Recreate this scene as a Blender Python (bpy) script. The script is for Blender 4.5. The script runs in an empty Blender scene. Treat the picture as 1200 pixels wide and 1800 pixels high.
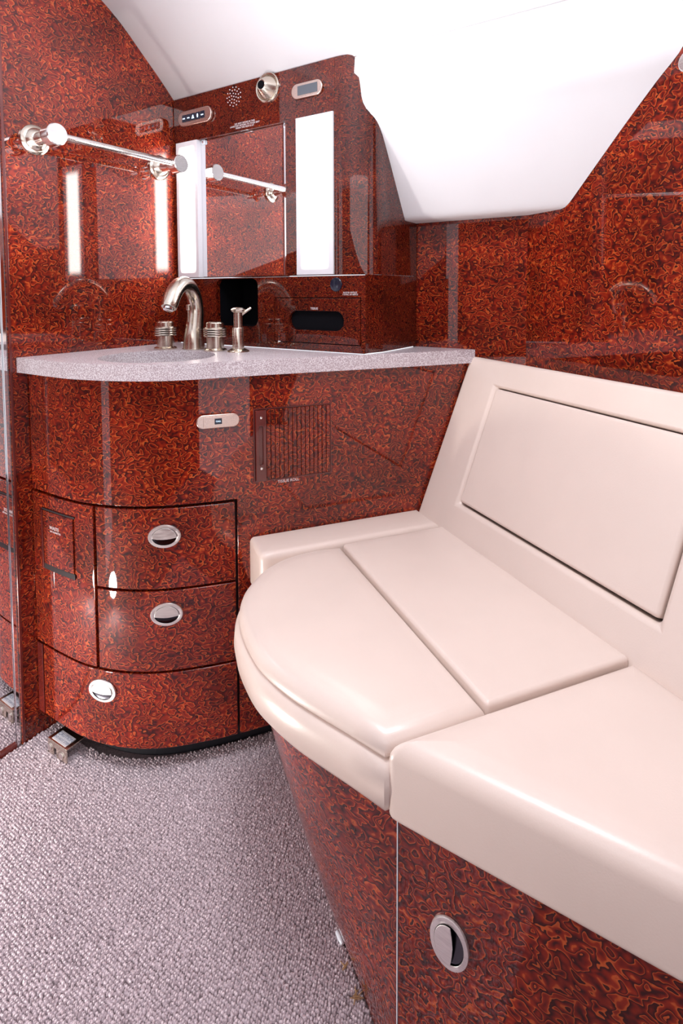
import bpy, bmesh, math, random
import numpy as np
from mathutils import Vector, Matrix

random.seed(7)
np.random.seed(7)
SC = bpy.context.scene
COL = SC.collection

# ------------------------------------------------------------------ camera
EYE = Vector((0.0, 0.0, 1.03))
PITCH, ROLL = 0.05566, -0.00294
FOCAL_PX, AXIS_Y = 1004.18, 569.49
fw_h = Vector((0.3751, 0.9270, 0.0)).normalized()
right0 = Vector((fw_h.y, -fw_h.x, 0.0))
fwd = (fw_h * math.cos(PITCH) - Vector((0, 0, 1)) * math.sin(PITCH)).normalized()
down0 = -right0.cross(fwd)
right_v = (right0 * math.cos(ROLL) - down0 * math.sin(ROLL)).normalized()
up_v = -(right0 * math.sin(ROLL) + down0 * math.cos(ROLL)).normalized()
cam_d = bpy.data.cameras.new('camera')
cam_d.sensor_fit = 'VERTICAL'
cam_d.sensor_height = 36.0
cam_d.sensor_width = 24.0
cam_d.lens = 36.0 * FOCAL_PX / 1800.0
cam_d.shift_y = -(900.0 - AXIS_Y) / 1800.0
cam_d.clip_start = 0.02
cam = bpy.data.objects.new('camera', cam_d)
COL.objects.link(cam)
cam.matrix_world = Matrix(((right_v.x, up_v.x, -fwd.x, EYE.x),
                           (right_v.y, up_v.y, -fwd.y, EYE.y),
                           (right_v.z, up_v.z, -fwd.z, EYE.z),
                           (0, 0, 0, 1)))
SC.camera = cam

# ------------------------------------------------------------------ exposure, world, lights
SC.view_settings.view_transform = 'Standard'
SC.view_settings.look = 'None'
SC.view_settings.exposure = 0.34
SC.view_settings.gamma = 1.0
SC.view_settings.use_curve_mapping = False

WORLD_STRENGTH = 1.0
w = bpy.data.worlds.new('world')
w.use_nodes = True
bg = w.node_tree.nodes['Background']
bg.inputs[0].default_value = (0.93, 0.93, 1.0, 1)
bg.inputs[1].default_value = WORLD_STRENGTH
SC.world = w

# plan axes of the cabin: L points outboard, M points forward (both in the floor plane)
LX, LY = 0.81920, 0.57350
Lv = Vector((LX, LY, 0))
Mv = Vector((-LY, LX, 0))
ZV = Vector((0, 0, 1))


def W(a, b, z=0.0):
    return Lv * a + Mv * b + ZV * z


def area_light(name, loc, target, sx, sy, power, color=(1, 1, 1)):
    d = bpy.data.lights.new(name, 'AREA')
    d.shape = 'RECTANGLE'
    d.size, d.size_y = sx, sy
    d.energy = power
    d.color = color
    o = bpy.data.objects.new(name, d)
    COL.objects.link(o)
    o.location = loc
    o.rotation_euler = (Vector(target) - Vector(loc)).to_track_quat('-Z', 'Y').to_euler()
    return o


area_light('ceiling_bounce_fill', W(0.32, 0.78, 1.06), W(0.32, 0.78, 2.0), 0.85, 0.85, 8, (0.96, 0.965, 1.0))  # added unseen fill lamp, hung mid-room facing up to brighten the vault
area_light('ceiling_downlight', W(0.55, 0.35, 1.855), W(0.50, 0.35, 0.0), 0.36, 0.6, 12, (0.95, 0.96, 1.0))
area_light('inboard_soft_fill', W(-0.57, 0.15, 1.34), W(1.0, 0.25, 0.95), 1.1, 0.9, 5.0, (0.95, 0.965, 1.0))  # added broad fill in front of the closed inboard wall; no doorway is built there
_d = bpy.data.lights.new('aisle_light', 'SPOT')
_d.energy, _d.color, _d.spot_size, _d.spot_blend, _d.shadow_soft_size = 20.0, (1, 0.94, 0.86), 2.5, 0.8, 0.04
_o = bpy.data.objects.new('aisle_light', _d)
COL.objects.link(_o)
_o.location = W(0.02, 1.19, 0.07)
_o.rotation_euler = (W(0.69, 1.00, 0.24) - W(0.02, 1.19, 0.07)).to_track_quat('-Z', 'Y').to_euler()


# ------------------------------------------------------------------ materials
def new_mat(name):
    m = bpy.data.materials.new(name)
    m.use_nodes = True
    nt = m.node_tree
    return m, nt, nt.nodes['Principled BSDF']


def N(nt, kind, **kw):
    n = nt.nodes.new(kind)
    for k, v in kw.items():
        setattr(n, k, v)
    return n


def math_node(nt, op, a, b=None, clamp=False):
    n = N(nt, 'ShaderNodeMath', operation=op, use_clamp=clamp)
    for i, x in enumerate((a, b)):
        if x is None:
            continue
        if isinstance(x, (int, float)):
            n.inputs[i].default_value = x
        else:
            nt.links.new(x, n.inputs[i])
    return n.outputs[0]


def noise(nt, vec, scale, detail=2.0, rough=0.5, dist=0.0):
    n = N(nt, 'ShaderNodeTexNoise')
    n.inputs['Scale'].default_value = scale
    n.inputs['Detail'].default_value = detail
    n.inputs['Roughness'].default_value = rough
    n.inputs['Distortion'].default_value = dist
    nt.links.new(vec, n.inputs['Vector'])
    return n


def mapped(nt, scale=(1, 1, 1), loc=(0, 0, 0)):
    tc = N(nt, 'ShaderNodeTexCoord')
    mp = N(nt, 'ShaderNodeMapping')
    mp.inputs['Scale'].default_value = scale
    mp.inputs['Location'].default_value = loc
    nt.links.new(tc.outputs['Object'], mp.inputs['Vector'])
    return mp.outputs[0]


def mixcol(nt, fac, a, b, blend='MIX'):
    n = N(nt, 'ShaderNodeMix', data_type='RGBA', blend_type=blend)
    for i, x in zip((0, 6, 7), (fac, a, b)):
        if isinstance(x, (int, float)):
            n.inputs[i].default_value = x
        elif isinstance(x, tuple):
            n.inputs[i].default_value = (*x, 1)
        else:
            nt.links.new(x, n.inputs[i])
    return n.outputs[2]


def smooth(nt, val, lo, hi, a=0.0, b=1.0):
    n = N(nt, 'ShaderNodeMapRange', interpolation_type='SMOOTHSTEP')
    nt.links.new(val, n.inputs[0])
    for i, x in zip((1, 2, 3, 4), (lo, hi, a, b)):
        n.inputs[i].default_value = x
    return n.outputs[0]


def wood_material(name, fig=58.0, levels=5.5, gain=0.62, stretch=1.3, coat=1.0):
    """Lacquered quilted mahogany: curly figure with bright thread lines and dark troughs beside them."""
    m, nt, p = new_mat(name)
    v = mapped(nt, (1, 1, stretch))
    warp = noise(nt, v, fig, 1.0)
    sub = N(nt, 'ShaderNodeVectorMath', operation='SUBTRACT')
    nt.links.new(warp.outputs['Color'], sub.inputs[0])
    sub.inputs[1].default_value = (0.5, 0.5, 0.5)
    scl = N(nt, 'ShaderNodeVectorMath', operation='SCALE')
    nt.links.new(sub.outputs[0], scl.inputs[0])
    scl.inputs['Scale'].default_value = 1.0 / fig
    add = N(nt, 'ShaderNodeVectorMath', operation='ADD')
    nt.links.new(v, add.inputs[0])
    nt.links.new(scl.outputs[0], add.inputs[1])
    f = noise(nt, add.outputs[0], fig, 0.6, 0.45).outputs[0]
    g = math_node(nt, 'FRACT', math_node(nt, 'MULTIPLY', f, levels))
    cr = N(nt, 'ShaderNodeValToRGB')
    el = cr.color_ramp.elements
    pts = [(0.0, (0.82, 0.150, 0.032)), (0.09, (0.74, 0.120, 0.024)), (0.18, (0.44, 0.031, 0.006)), (0.52, (0.26, 0.0125, 0.004)),
           (0.84, (0.070, 0.005, 0.0045)), (0.96, (0.045, 0.0035, 0.004)), (1.0, (0.72, 0.135, 0.027))]
    el[0].position, el[1].position = 0.0, 1.0
    for a, b in pts[1:-1]:
        el.new(a)
    for e, (a, b) in zip(el, pts):
        e.position = a
        e.color = (*b, 1)
    nt.links.new(g, cr.inputs[0])
    big = noise(nt, v, 8.0, 2.0).outputs[0]
    c = mixcol(nt, 1.0, cr.outputs[0], smooth(nt, big, 0.3, 0.7, 0.62 * gain, 1.1 * gain), 'MULTIPLY')
    nt.links.new(c, p.inputs['Base Color'])
    p.inputs['Roughness'].default_value = 0.5
    p.inputs['Specular IOR Level'].default_value = 0.1
    p.inputs['Coat Weight'].default_value = coat
    p.inputs['Coat Roughness'].default_value = 0.02
    p.inputs['Coat IOR'].default_value = 1.55
    return m


def plain(name, col, rough=0.5, metal=0.0, spec=0.5, coat=0.0, bump=None, mottling=0.0):
    m, nt, p = new_mat(name)
    p.inputs['Base Color'].default_value = (*col, 1)
    p.inputs['Roughness'].default_value = rough
    p.inputs['Metallic'].default_value = metal
    p.inputs['Specular IOR Level'].default_value = spec
    p.inputs['Coat Weight'].default_value = coat
    v = mapped(nt)
    if mottling:
        n = noise(nt, v, 9.0, 3.0).outputs[0]
        f = smooth(nt, n, 0.3, 0.7)
        c = mixcol(nt, f, tuple(x * (1 - mottling) for x in col), tuple(min(1, x * (1 + mottling)) for x in col))
        nt.links.new(c, p.inputs['Base Color'])
    if bump:
        n = noise(nt, v, bump[0], 3.0)
        b = N(nt, 'ShaderNodeBump')
        b.inputs['Strength'].default_value = bump[1]
        b.inputs['Distance'].default_value = bump[2]
        nt.links.new(n.outputs[0], b.inputs['Height'])
        nt.links.new(b.outputs[0], p.inputs['Normal'])
    return m


def brushed(name, col, rough=0.24, axis_scale=(40, 40, 900)):
    m, nt, p = new_mat(name)
    p.inputs['Metallic'].default_value = 1.0
    v = mapped(nt, axis_scale)
    n = noise(nt, v, 1.0, 2.0).outputs[0]
    c = mixcol(nt, smooth(nt, n, 0.3, 0.7), tuple(x * 0.9 for x in col), col)
    nt.links.new(c, p.inputs['Base Color'])
    r = smooth(nt, n, 0.2, 0.8, rough * 0.8, rough * 1.25)
    nt.links.new(r, p.inputs['Roughness'])
    return m


WOOD = wood_material('lacquered_quilted_mahogany')
WOOD_FINE = wood_material('lacquered_mahogany_fine_figure', fig=84.0, gain=0.30)
WOOD_SATIN = wood_material('satin_mahogany', coat=0.0)
WOOD_EDGE = plain('mahogany_edge', (0.11, 0.011, 0.008), 0.25, coat=1.0, mottling=0.25)
BLACK = plain('matt_black', (0.004, 0.004, 0.006), 0.8, spec=0.08)
GAP = plain('dark_shadow_gap', (0.012, 0.004, 0.006), 0.6)
TOE = plain('black_rubber_toe', (0.008, 0.008, 0.012), 0.45)
LEATHER = plain('blush_leather', (0.79, 0.665, 0.60), 0.30, spec=0.55, bump=(420.0, 0.10, 0.0012), mottling=0.015)
WHITE = plain('white_headliner', (0.80, 0.80, 0.835), 0.55, mottling=0.01)
NICKEL = brushed('brushed_nickel', (0.72, 0.65, 0.56), 0.22)
NICKEL_BRIGHT = brushed('bright_nickel', (0.86, 0.82, 0.80), 0.16)
SATIN = brushed('satin_nickel', (0.92, 0.88, 0.87), 0.42)
CHAMPAGNE = brushed('champagne_plate', (0.80, 0.62, 0.55), 0.32, (500, 500, 500))
CHROME = plain('chrome', (0.86, 0.86, 0.88), 0.06, metal=1.0)
MIRROR = plain('mirror_glass', (0.90, 0.90, 0.91), 0.008, metal=1.0)
SCREEN = plain('grey_display', (0.09, 0.10, 0.12), 0.12, spec=0.6)
KEY = plain('dark_key', (0.012, 0.016, 0.035), 0.2)
DARKMETAL = plain('dark_steel', (0.10, 0.10, 0.12), 0.18, metal=1.0)
LETTER = plain('pale_lettering', (0.75, 0.68, 0.70), 0.5)
STICKER = plain('white_sticker', (0.80, 0.82, 0.86), 0.5)
INK = plain('blue_grey_ink', (0.16, 0.20, 0.30), 0.6)
CLEAR = plain('clear_plastic', (0.75, 0.80, 0.88), 0.15)
STRAW = plain('tan_fibre', (0.45, 0.28, 0.14), 0.8)


def counter_material():
    m, nt, p = new_mat('speckled_solid_surface')
    v = mapped(nt)
    a = noise(nt, v, 480.0, 1.0).outputs[0]
    b = noise(nt, v, 760.0, 1.0).outputs[0]
    c = mixcol(nt, smooth(nt, a, 0.40, 0.62), (0.46, 0.38, 0.42), (0.80, 0.76, 0.80))
    c = mixcol(nt, smooth(nt, b, 0.60, 0.70, 0.0, 0.6), c, (0.36, 0.27, 0.31))
    nt.links.new(c, p.inputs['Base Color'])
    p.inputs['Roughness'].default_value = 0.22
    return m


COUNTER = counter_material()


def carpet_material(name, dark, light):
    m, nt, p = new_mat(name)
    v = mapped(nt)
    a = noise(nt, v, 260.0, 2.0).outputs[0]
    b = noise(nt, v, 5.0, 2.0).outputs[0]
    c = mixcol(nt, smooth(nt, a, 0.35, 0.65), dark, light)
    c = mixcol(nt, smooth(nt, b, 0.35, 0.7, 0.0, 0.22), c, dark)
    nt.links.new(c, p.inputs['Base Color'])
    p.inputs['Roughness'].default_value = 0.85
    p.inputs['Specular IOR Level'].default_value = 0.2
    p.inputs['Sheen Weight'].default_value = 0.3
    return m


CARPET = carpet_material('mauve_grey_wool_loops', (0.47, 0.385, 0.42), (0.87, 0.765, 0.815))
CARPET_BACK = carpet_material('carpet_backing', (0.16, 0.12, 0.13), (0.24, 0.19, 0.20))


def lamp_material():
    """Acrylic lamp cover, bright over the tube behind it and white towards its rim."""
    m, nt, p = new_mat('glowing_acrylic')
    p.inputs['Base Color'].default_value = (0.74, 0.74, 0.79, 1)
    p.inputs['Roughness'].default_value = 0.25
    p.inputs['Emission Color'].default_value = (1.0, 0.96, 0.90, 1)
    tc = N(nt, 'ShaderNodeTexCoord')
    sep = N(nt, 'ShaderNodeSeparateXYZ')
    nt.links.new(tc.outputs['UV'], sep.inputs[0])
    fx = smooth(nt, math_node(nt, 'ABSOLUTE', math_node(nt, 'SUBTRACT', sep.outputs[0], 0.5)), 0.20, 0.40, 1.0, 0.0)
    fy = smooth(nt, math_node(nt, 'ABSOLUTE', math_node(nt, 'SUBTRACT', sep.outputs[1], 0.5)), 0.40, 0.47, 1.0, 0.0)
    s = math_node(nt, 'MULTIPLY', fx, fy)
    s = math_node(nt, 'ADD', math_node(nt, 'MULTIPLY', s, 16.0), 0.02)
    nt.links.new(s, p.inputs['Emission Strength'])
    return m


LAMP = lamp_material()
GLOWKEY, _nt, _p = new_mat('lit_key_symbol')
_p.inputs['Emission Color'].default_value = (0.6, 0.8, 1.0, 1)
_p.inputs['Emission Strength'].default_value = 1.2
_p.inputs['Base Color'].default_value = (0.6, 0.75, 0.9, 1)

# ------------------------------------------------------------------ object helpers
LOC = {}


def link(o, parent=None):
    COL.objects.link(o)
    if parent is not None:
        o.parent = parent
    return o


def info(o, label=None, cat=None, group=None, kind=None):
    for k, v in (('label', label), ('category', cat), ('group', group), ('kind', kind)):
        if v:
            o[k] = v
    return o


def thing(name, loc, label, cat, group=None):
    o = bpy.data.objects.new(name, None)
    o.empty_display_size = 0.05
    link(o)
    o.location = loc
    LOC[o] = Vector(loc)
    return info(o, label, cat, group)


def finish(me, name, mat, parent=None, smooth_angle=None, bevel=None, origin=None, segs=2):
    """Mesh built in world coordinates -> object whose origin is its parent's or its own base."""
    if parent is not None:
        off = LOC[parent]
    elif origin is not None:
        off = Vector(origin)
    else:
        co = np.empty(len(me.vertices) * 3, dtype=np.float32)
        me.vertices.foreach_get('co', co)
        co = co.reshape(-1, 3)
        mn, mx = co.min(0), co.max(0)
        off = Vector(((mn[0] + mx[0]) / 2, (mn[1] + mx[1]) / 2, mn[2]))
    me.transform(Matrix.Translation(-off))
    for mm in (mat if isinstance(mat, (list, tuple)) else [mat]):
        me.materials.append(mm)
    if smooth_angle is not None:
        me.shade_smooth()
        me.set_sharp_from_angle(angle=math.radians(smooth_angle))
    o = bpy.data.objects.new(name, me)
    link(o, parent)
    if parent is None:
        o.location = off
    LOC[o] = off
    if bevel:
        b = o.modifiers.new('bevel', 'BEVEL')
        b.width = bevel
        b.segments = segs
        b.limit_method = 'ANGLE'
        b.harden_normals = smooth_angle is not None
        b.angle_limit = math.radians(35)
    return o


def mesh_of(verts, faces, name='mesh', recalc=True):
    bm = bmesh.new()
    vs = [bm.verts.new(v) for v in verts]
    for f in faces:
        try:
            bm.faces.new([vs[i] for i in f])
        except ValueError:
            pass
    if recalc:
        bmesh.ops.recalc_face_normals(bm, faces=bm.faces)
    me = bpy.data.meshes.new(name)
    bm.to_mesh(me)
    bm.free()
    return me


class Frame:
    def __init__(s, o, u, v, n):
        s.o, s.u, s.v, s.n = Vector(o), Vector(u), Vector(v), Vector(n)

    def __call__(s, u, v, e=0.0):
        return s.o + s.u * u + s.v * v + s.n * e


FW = Frame(W(0, 1.2919), Lv, ZV, -Mv)          # forward bulkhead, u = a
FM = Frame(W(1.1220, 0), Mv, ZV, -Lv)          # mirror cabinet face, u = b
FV = Frame((0, 1.2016, 0), (1, 0, 0), ZV, (0, -1, 0))   # straight vanity face, u = x
FB = Frame((0.908, 0, 0), (0, 1, 0), ZV, (-1, 0, 0))    # aft outboard panel, u = y
FP = Frame(W(0.6108, 0), Mv, ZV, -Lv)          # bench front panel, u = b
_bn = Vector((-0.3714, 0, 0.147)).normalized()          # backrest plane
_bv = Vector((0.147, 0, 0.3714)).normalized()
FR = Frame((0.6855, 0, 0.50), (0, 1, 0), _bv, _bn)


def rrect(u0, u1, v0, v1, r, seg=5):
    if u0 > u1:
        u0, u1 = u1, u0
    pts = []
    for cu, cv, a0 in ((u1 - r, v1 - r, 0), (u0 + r, v1 - r, 90), (u0 + r, v0 + r, 180), (u1 - r, v0 + r, 270)):
        for k in range(seg + 1):
            a = math.radians(a0 + 90 * k / seg)
            pts.append((cu + r * math.cos(a), cv + r * math.sin(a)))
    return pts


def rect(u0, u1, v0, v1):
    return [(u0, v0), (u1, v0), (u1, v1), (u0, v1)]


def ellipse(cu, cv, ru, rv, n=32):
    return [(cu + ru * math.cos(2 * math.pi * k / n), cv + rv * math.sin(2 * math.pi * k / n)) for k in range(n)]


def plate_mesh(outer, F, e0, e1, holes=()):
    """Slab from e0 to e1 over a polygon with holes."""
    bm = bmesh.new()
    caps = []
    loops = [outer, *holes]
    for e in (e1, e0):
        edges, vl = [], []
        for lp in loops:
            vs = [bm.verts.new(F(u, v, e)) for u, v in lp]
            vl.append(vs)
            for i in range(len(vs)):
                edges.append(bm.edges.new((vs[i], vs[(i + 1) % len(vs)])))
        if holes:
            bmesh.ops.triangle_fill(bm, use_beauty=True, edges=edges)
        else:
            bm.faces.new(vl[0])
        caps.append(vl)
    for va, vb in zip(*caps):
        n = len(va)
        for i in range(n):
            bm.faces.new((va[i], va[(i + 1) % n], vb[(i + 1) % n], vb[i]))
    bmesh.ops.recalc_face_normals(bm, faces=bm.faces)
    me = bpy.data.meshes.new('plate')
    bm.to_mesh(me)
    bm.free()
    return me


def plate(name, outer, F, e0, e1, mat, parent=None, holes=(), bevel=None, smooth_angle=None, **kw):
    return finish(plate_mesh(outer, F, e0, e1, holes), name, mat, parent, smooth_angle, bevel, **kw)


def loft_mesh(rings, cap0=True, cap1=True, closed=True):
    n = len(rings[0])
    verts = [Vector(p) for r in rings for p in r]
    faces = []
    for j in range(len(rings) - 1):
        for i in range(n if closed else n - 1):
            k = (i + 1) % n
            faces.append((j * n + i, j * n + k, (j + 1) * n + k, (j + 1) * n + i))
    if cap0:
        faces.append(tuple(range(n))[::-1])
    if cap1:
        faces.append(tuple((len(rings) - 1) * n + i for i in range(n)))
    return mesh_of(verts, faces)


def lathe_mesh(profile, center, axis=(0, 0, 1), seg=28, cap=True):
    ax = Vector(axis).normalized()
    t = Vector((1, 0, 0)) if abs(ax.x) < 0.8 else Vector((0, 1, 0))
    u = ax.cross(t).normalized()
    v = ax.cross(u)
    c = Vector(center)
    rings = [[c + ax * h + (u * math.cos(2 * math.pi * k / seg) + v * math.sin(2 * math.pi * k / seg)) * max(r, 1e-5)
              for k in range(seg)] for r, h in profile]
    return loft_mesh(rings, cap, cap)


def lathe(name, profile, center, mat, parent=None, axis=(0, 0, 1), seg=28, smooth_angle=35, cap=True):
    return finish(lathe_mesh(profile, center, axis, seg, cap), name, mat, parent, smooth_angle)


def catmull(pts, per=8):
    P = [Vector(p) for p in pts]
    out = []
    for i in range(len(P) - 1):
        p0 = P[i - 1] if i else P[0] * 2 - P[1]
        p1, p2 = P[i], P[i + 1]
        p3 = P[i + 2] if i + 2 < len(P) else P[-1] * 2 - P[-2]
        for k in range(per):
            t = k / per
            out.append(0.5 * ((2 * p1) + (p2 - p0) * t + (2 * p0 - 5 * p1 + 4 * p2 - p3) * t * t + (3 * p1 - p0 - 3 * p2 + p3) * t ** 3))
    out.append(P[-1])
    return out


def tube_mesh(pts, radii, seg=18, flat=1.0):
    P = [Vector(p) for p in pts]
    T = [(P[min(i + 1, len(P) - 1)] - P[max(i - 1, 0)]).normalized() for i in range(len(P))]
    ref = Vector((0.3, 0.8, 0.1)).normalized()
    if abs(T[0].dot(ref)) > 0.9:
        ref = Vector((0, 0, 1))
    u = T[0].cross(ref).normalized()
    rings = []
    for p, t, r in zip(P, T, radii):
        u = (u - t * u.dot(t)).normalized()
        v = t.cross(u)
        rings.append([p + (u * math.cos(2 * math.pi * k / seg) + v * math.sin(2 * math.pi * k / seg)) * r for k in range(seg)])
    return loft_mesh(rings)


def tube(name, pts, radii, mat, parent=None, seg=18, smooth_angle=40):
    if isinstance(radii, (int, float)):
        radii = [radii] * len(pts)
    return finish(tube_mesh(pts, radii, seg), name, mat, parent, smooth_angle)


def interp(vals, n):
    x = np.linspace(0, len(vals) - 1, n)
    return list(np.interp(x, range(len(vals)), vals))


def offset_poly(poly, d):
    """Offset a plan polygon (list of (x, y), counter-clockwise) inwards by d."""
    n = len(poly)
    out = []
    for i in range(n):
        p0, p1, p2 = (Vector((*poly[j % n], 0)) for j in (i - 1, i, i + 1))
        t1 = (p1 - p0).normalized()
        t2 = (p2 - p1).normalized()
        n1 = Vector((-t1.y, t1.x, 0))
        n2 = Vector((-t2.y, t2.x, 0))
        m = (n1 + n2)
        if m.length < 1e-6:
            m = n1
        m.normalize()
        k = d / max(0.35, m.dot(n1))
        q = p1 + m * k
        out.append((q.x, q.y))
    return out


def round_corners(poly, radii, seg=5):
    """Round the corners of a plan polygon; radii per corner."""
    n = len(poly)
    out = []
    for i in range(n):
        r = radii[i] if isinstance(radii, (list, tuple)) else radii
        p0, p1, p2 = (Vector((*poly[j % n], 0)) for j in (i - 1, i, i + 1))
        if r <= 0:
            out.append((p1.x, p1.y))
            continue
        a = p1 + (p0 - p1).normalized() * r
        b = p1 + (p2 - p1).normalized() * r
        for k in range(seg + 1):
            t = k / seg
            q = a * (1 - t) ** 2 + p1 * 2 * t * (1 - t) + b * t * t
            out.append((q.x, q.y))
    return out


def ccw(poly):
    s = sum(poly[i][0] * poly[(i + 1) % len(poly)][1] - poly[(i + 1) % len(poly)][0] * poly[i][1] for i in range(len(poly)))
    return poly if s > 0 else poly[::-1]


def cushion_mesh(poly, profile, radii=None):
    """profile: (inset, z) rings from the bottom up; capped at both ends; radii round the plan corners."""
    if sum(poly[i][0] * poly[(i + 1) % len(poly)][1] - poly[(i + 1) % len(poly)][0] * poly[i][1] for i in range(len(poly))) < 0:
        poly = poly[::-1]
        if radii:
            radii = radii[::-1]
    rings = []
    for d, z in profile:
        q = offset_poly(poly, d) if abs(d) > 1e-6 else poly
        if radii:
            q = round_corners(q, [max(0.0008, r - d * 0.9) for r in radii], 4)
        rings.append([(x, y, z) for x, y in q])
    return loft_mesh(rings)


def pillow_profile(z0, z1, r, crown=0.004, rb=None, seg=6):
    rb = r * 0.6 if rb is None else rb
    prof = []
    for k in range(seg + 1):
        a = math.pi / 2 * k / seg
        prof.append((rb * (1 - math.sin(a)), z0 + rb * (1 - math.cos(a))))
    for k in range(seg + 1):
        a = math.pi / 2 * k / seg
        prof.append((r * (1 - math.cos(a)), z1 - crown - r * (1 - math.sin(a))))
    for q in (0.005, 0.011, 0.018):
        prof.append((r + q, z1 - crown * (1 - math.sin(q / 0.018 * math.pi / 2))))
    return prof


def text(name, body, F, u, v, size, mat, parent, right=None, e=0.0006, spacing=1.0, thick=0.0002, align='CENTER', squeeze=1.0):
    c = bpy.data.curves.new(name, 'FONT')
    c.body = body
    c.size = size
    c.align_x = align
    c.align_y = 'CENTER'
    c.extrude = thick
    c.space_character = spacing
    c.space_line = 0.9
    c.resolution_u = 2
    c.materials.append(mat)
    tmp = bpy.data.objects.new('tmp', c)
    me = bpy.data.meshes.new_from_object(tmp)
    bpy.data.objects.remove(tmp)
    bpy.data.curves.remove(c)
    if not me.materials:
        me.materials.append(mat)
    o = bpy.data.objects.new(name, me)
    link(o, parent)
    R = Vector(right) if right is not None else F.u
    p = F(u, v, e) - (LOC[parent] if parent is not None else Vector())
    R2 = R * squeeze
    o.matrix_local = Matrix(((R2.x, F.v.x, F.n.x, p.x), (R2.y, F.v.y, F.n.y, p.y), (R2.z, F.v.z, F.n.z, p.z), (0, 0, 0, 1)))
    return o


def dup(root, delta, label=None):
    """A copy of a thing with copies of its parts and sub-parts, moved by delta."""
    def cp(o, parent):
        c = o.copy()
        link(c)
        c.parent = parent
        LOC[c] = LOC.get(o, Vector()) + Vector(delta)
        for ch in [x for x in COL.objects if x.parent == o]:
            cp(ch, c)
        return c
    r = cp(root, None)
    r.location = root.location + Vector(delta)
    if label:
        r['label'] = label
    return r


def structure(o):
    o['kind'] = 'structure'
    return o


# ------------------------------------------------------------------ room shell
fl = [W(-0.60, 1.31, 0), W(1.40, 1.31, 0), W(1.40, -0.75, 0), W(-0.60, -0.75, 0)]
floor = mesh_of([p + ZV * dz for dz in (0.0, -0.03) for p in fl],
                [(0, 1, 2, 3), (7, 6, 5, 4), (0, 4, 5, 1), (1, 5, 6, 2), (2, 6, 7, 3), (3, 7, 4, 0)])
structure(finish(floor, 'floor', CARPET_BACK))


def build_carpet():
    """Tufted loop pile: every loop a little mound, in rows across the aisle."""
    ring = 6
    base = []
    for rr, zz in ((1.0, 0.0), (0.80, 0.62)):
        for k in range(ring):
            a = 2 * math.pi * k / ring
            base.append((rr * math.cos(a), rr * math.sin(a), zz))
    base.append((0, 0, 1.0))
    base = np.array(base)
    quads = [(k, (k + 1) % ring, ring + (k + 1) % ring, ring + k) for k in range(ring)]
    tris = [(ring + k, ring + (k + 1) % ring, 2 * ring) for k in range(ring)]
    pa, pb = 0.0054, 0.0042
    A = np.arange(0.02, 1.12, pa)
    B = np.arange(0.22, 1.287, pb)
    ga, gb = np.meshgrid(A, B, indexing='ij')
    gb = gb + (np.arange(len(A)) % 2)[:, None] * pb * 0.5
    ga, gb = ga.ravel(), gb.ravel()
    ga = ga + np.random.normal(0, 0.0006, ga.size)
    gb = gb + np.random.normal(0, 0.0006, gb.size)
    x = LX * ga - LY * gb
    y = LY * ga + LX * gb
    cy = np.interp(x, [-0.20, -0.126, -0.078, -0.041, 0.0, 0.038, 0.09, 0.142, 0.245, 0.5],
                   [1.60, 1.46, 1.375, 1.335, 1.305, 1.285, 1.27, 1.262, 1.253, 1.253])
    sx = np.interp(y, [0.3, 0.809, 0.865, 0.92, 0.975, 1.03, 1.08, 1.12, 1.3], [0.3185, 0.3195, 0.325, 0.338, 0.360, 0.393, 0.438, 0.498, 0.50])
    keep = (y < cy) & (x < sx)
    x, y = x[keep], y[keep]
    n = x.size
    h = np.random.uniform(0.0035, 0.0062, n)
    ang = math.atan2(LY, LX) + np.random.normal(0, 0.35, n)
    sl, sw = np.random.uniform(0.0026, 0.0035, n), np.random.uniform(0.0020, 0.0026, n)
    bx, by, bz = base[:, 0], base[:, 1], base[:, 2]
    vx = x[:, None] + (bx * sl[:, None]) * np.cos(ang)[:, None] - (by * sw[:, None]) * np.sin(ang)[:, None]
    vy = y[:, None] + (bx * sl[:, None]) * np.sin(ang)[:, None] + (by * sw[:, None]) * np.cos(ang)[:, None]
    vz = np.repeat(bz[None, :], n, 0) * h[:, None] + 0.0002
    co = np.stack([vx, vy, vz], -1).reshape(-1, 3)
    nb = len(base)
    off = (np.arange(n) * nb)[:, None, None]
    q = (np.array(quads)[None] + off).reshape(n, -1)
    t = (np.array(tris)[None] + off).reshape(n, -1)
    loops = np.concatenate([q, t], 1).ravel()
    tot = np.tile(np.array([4] * ring + [3] * ring), n)
    start = np.concatenate([[0], np.cumsum(tot)[:-1]])
    me = bpy.data.meshes.new('carpet_pile')
    me.vertices.add(len(co))
    me.vertices.foreach_set('co', co.ravel().astype(np.float32))
    me.loops.add(len(loops))
    me.loops.foreach_set('vertex_index', loops.astype(np.int32))
    me.polygons.add(len(tot))
    me.polygons.foreach_set('loop_start', start.astype(np.int32))
    me.polygons.foreach_set('loop_total', tot.astype(np.int32))
    me.update(calc_edges=True)
    me.shade_smooth()
    o = finish(me, 'carpet', CARPET)
    info(o, 'mauve grey wool carpet of small tufted loops covering the floor', 'carpet', kind='stuff')


build_carpet()

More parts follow.
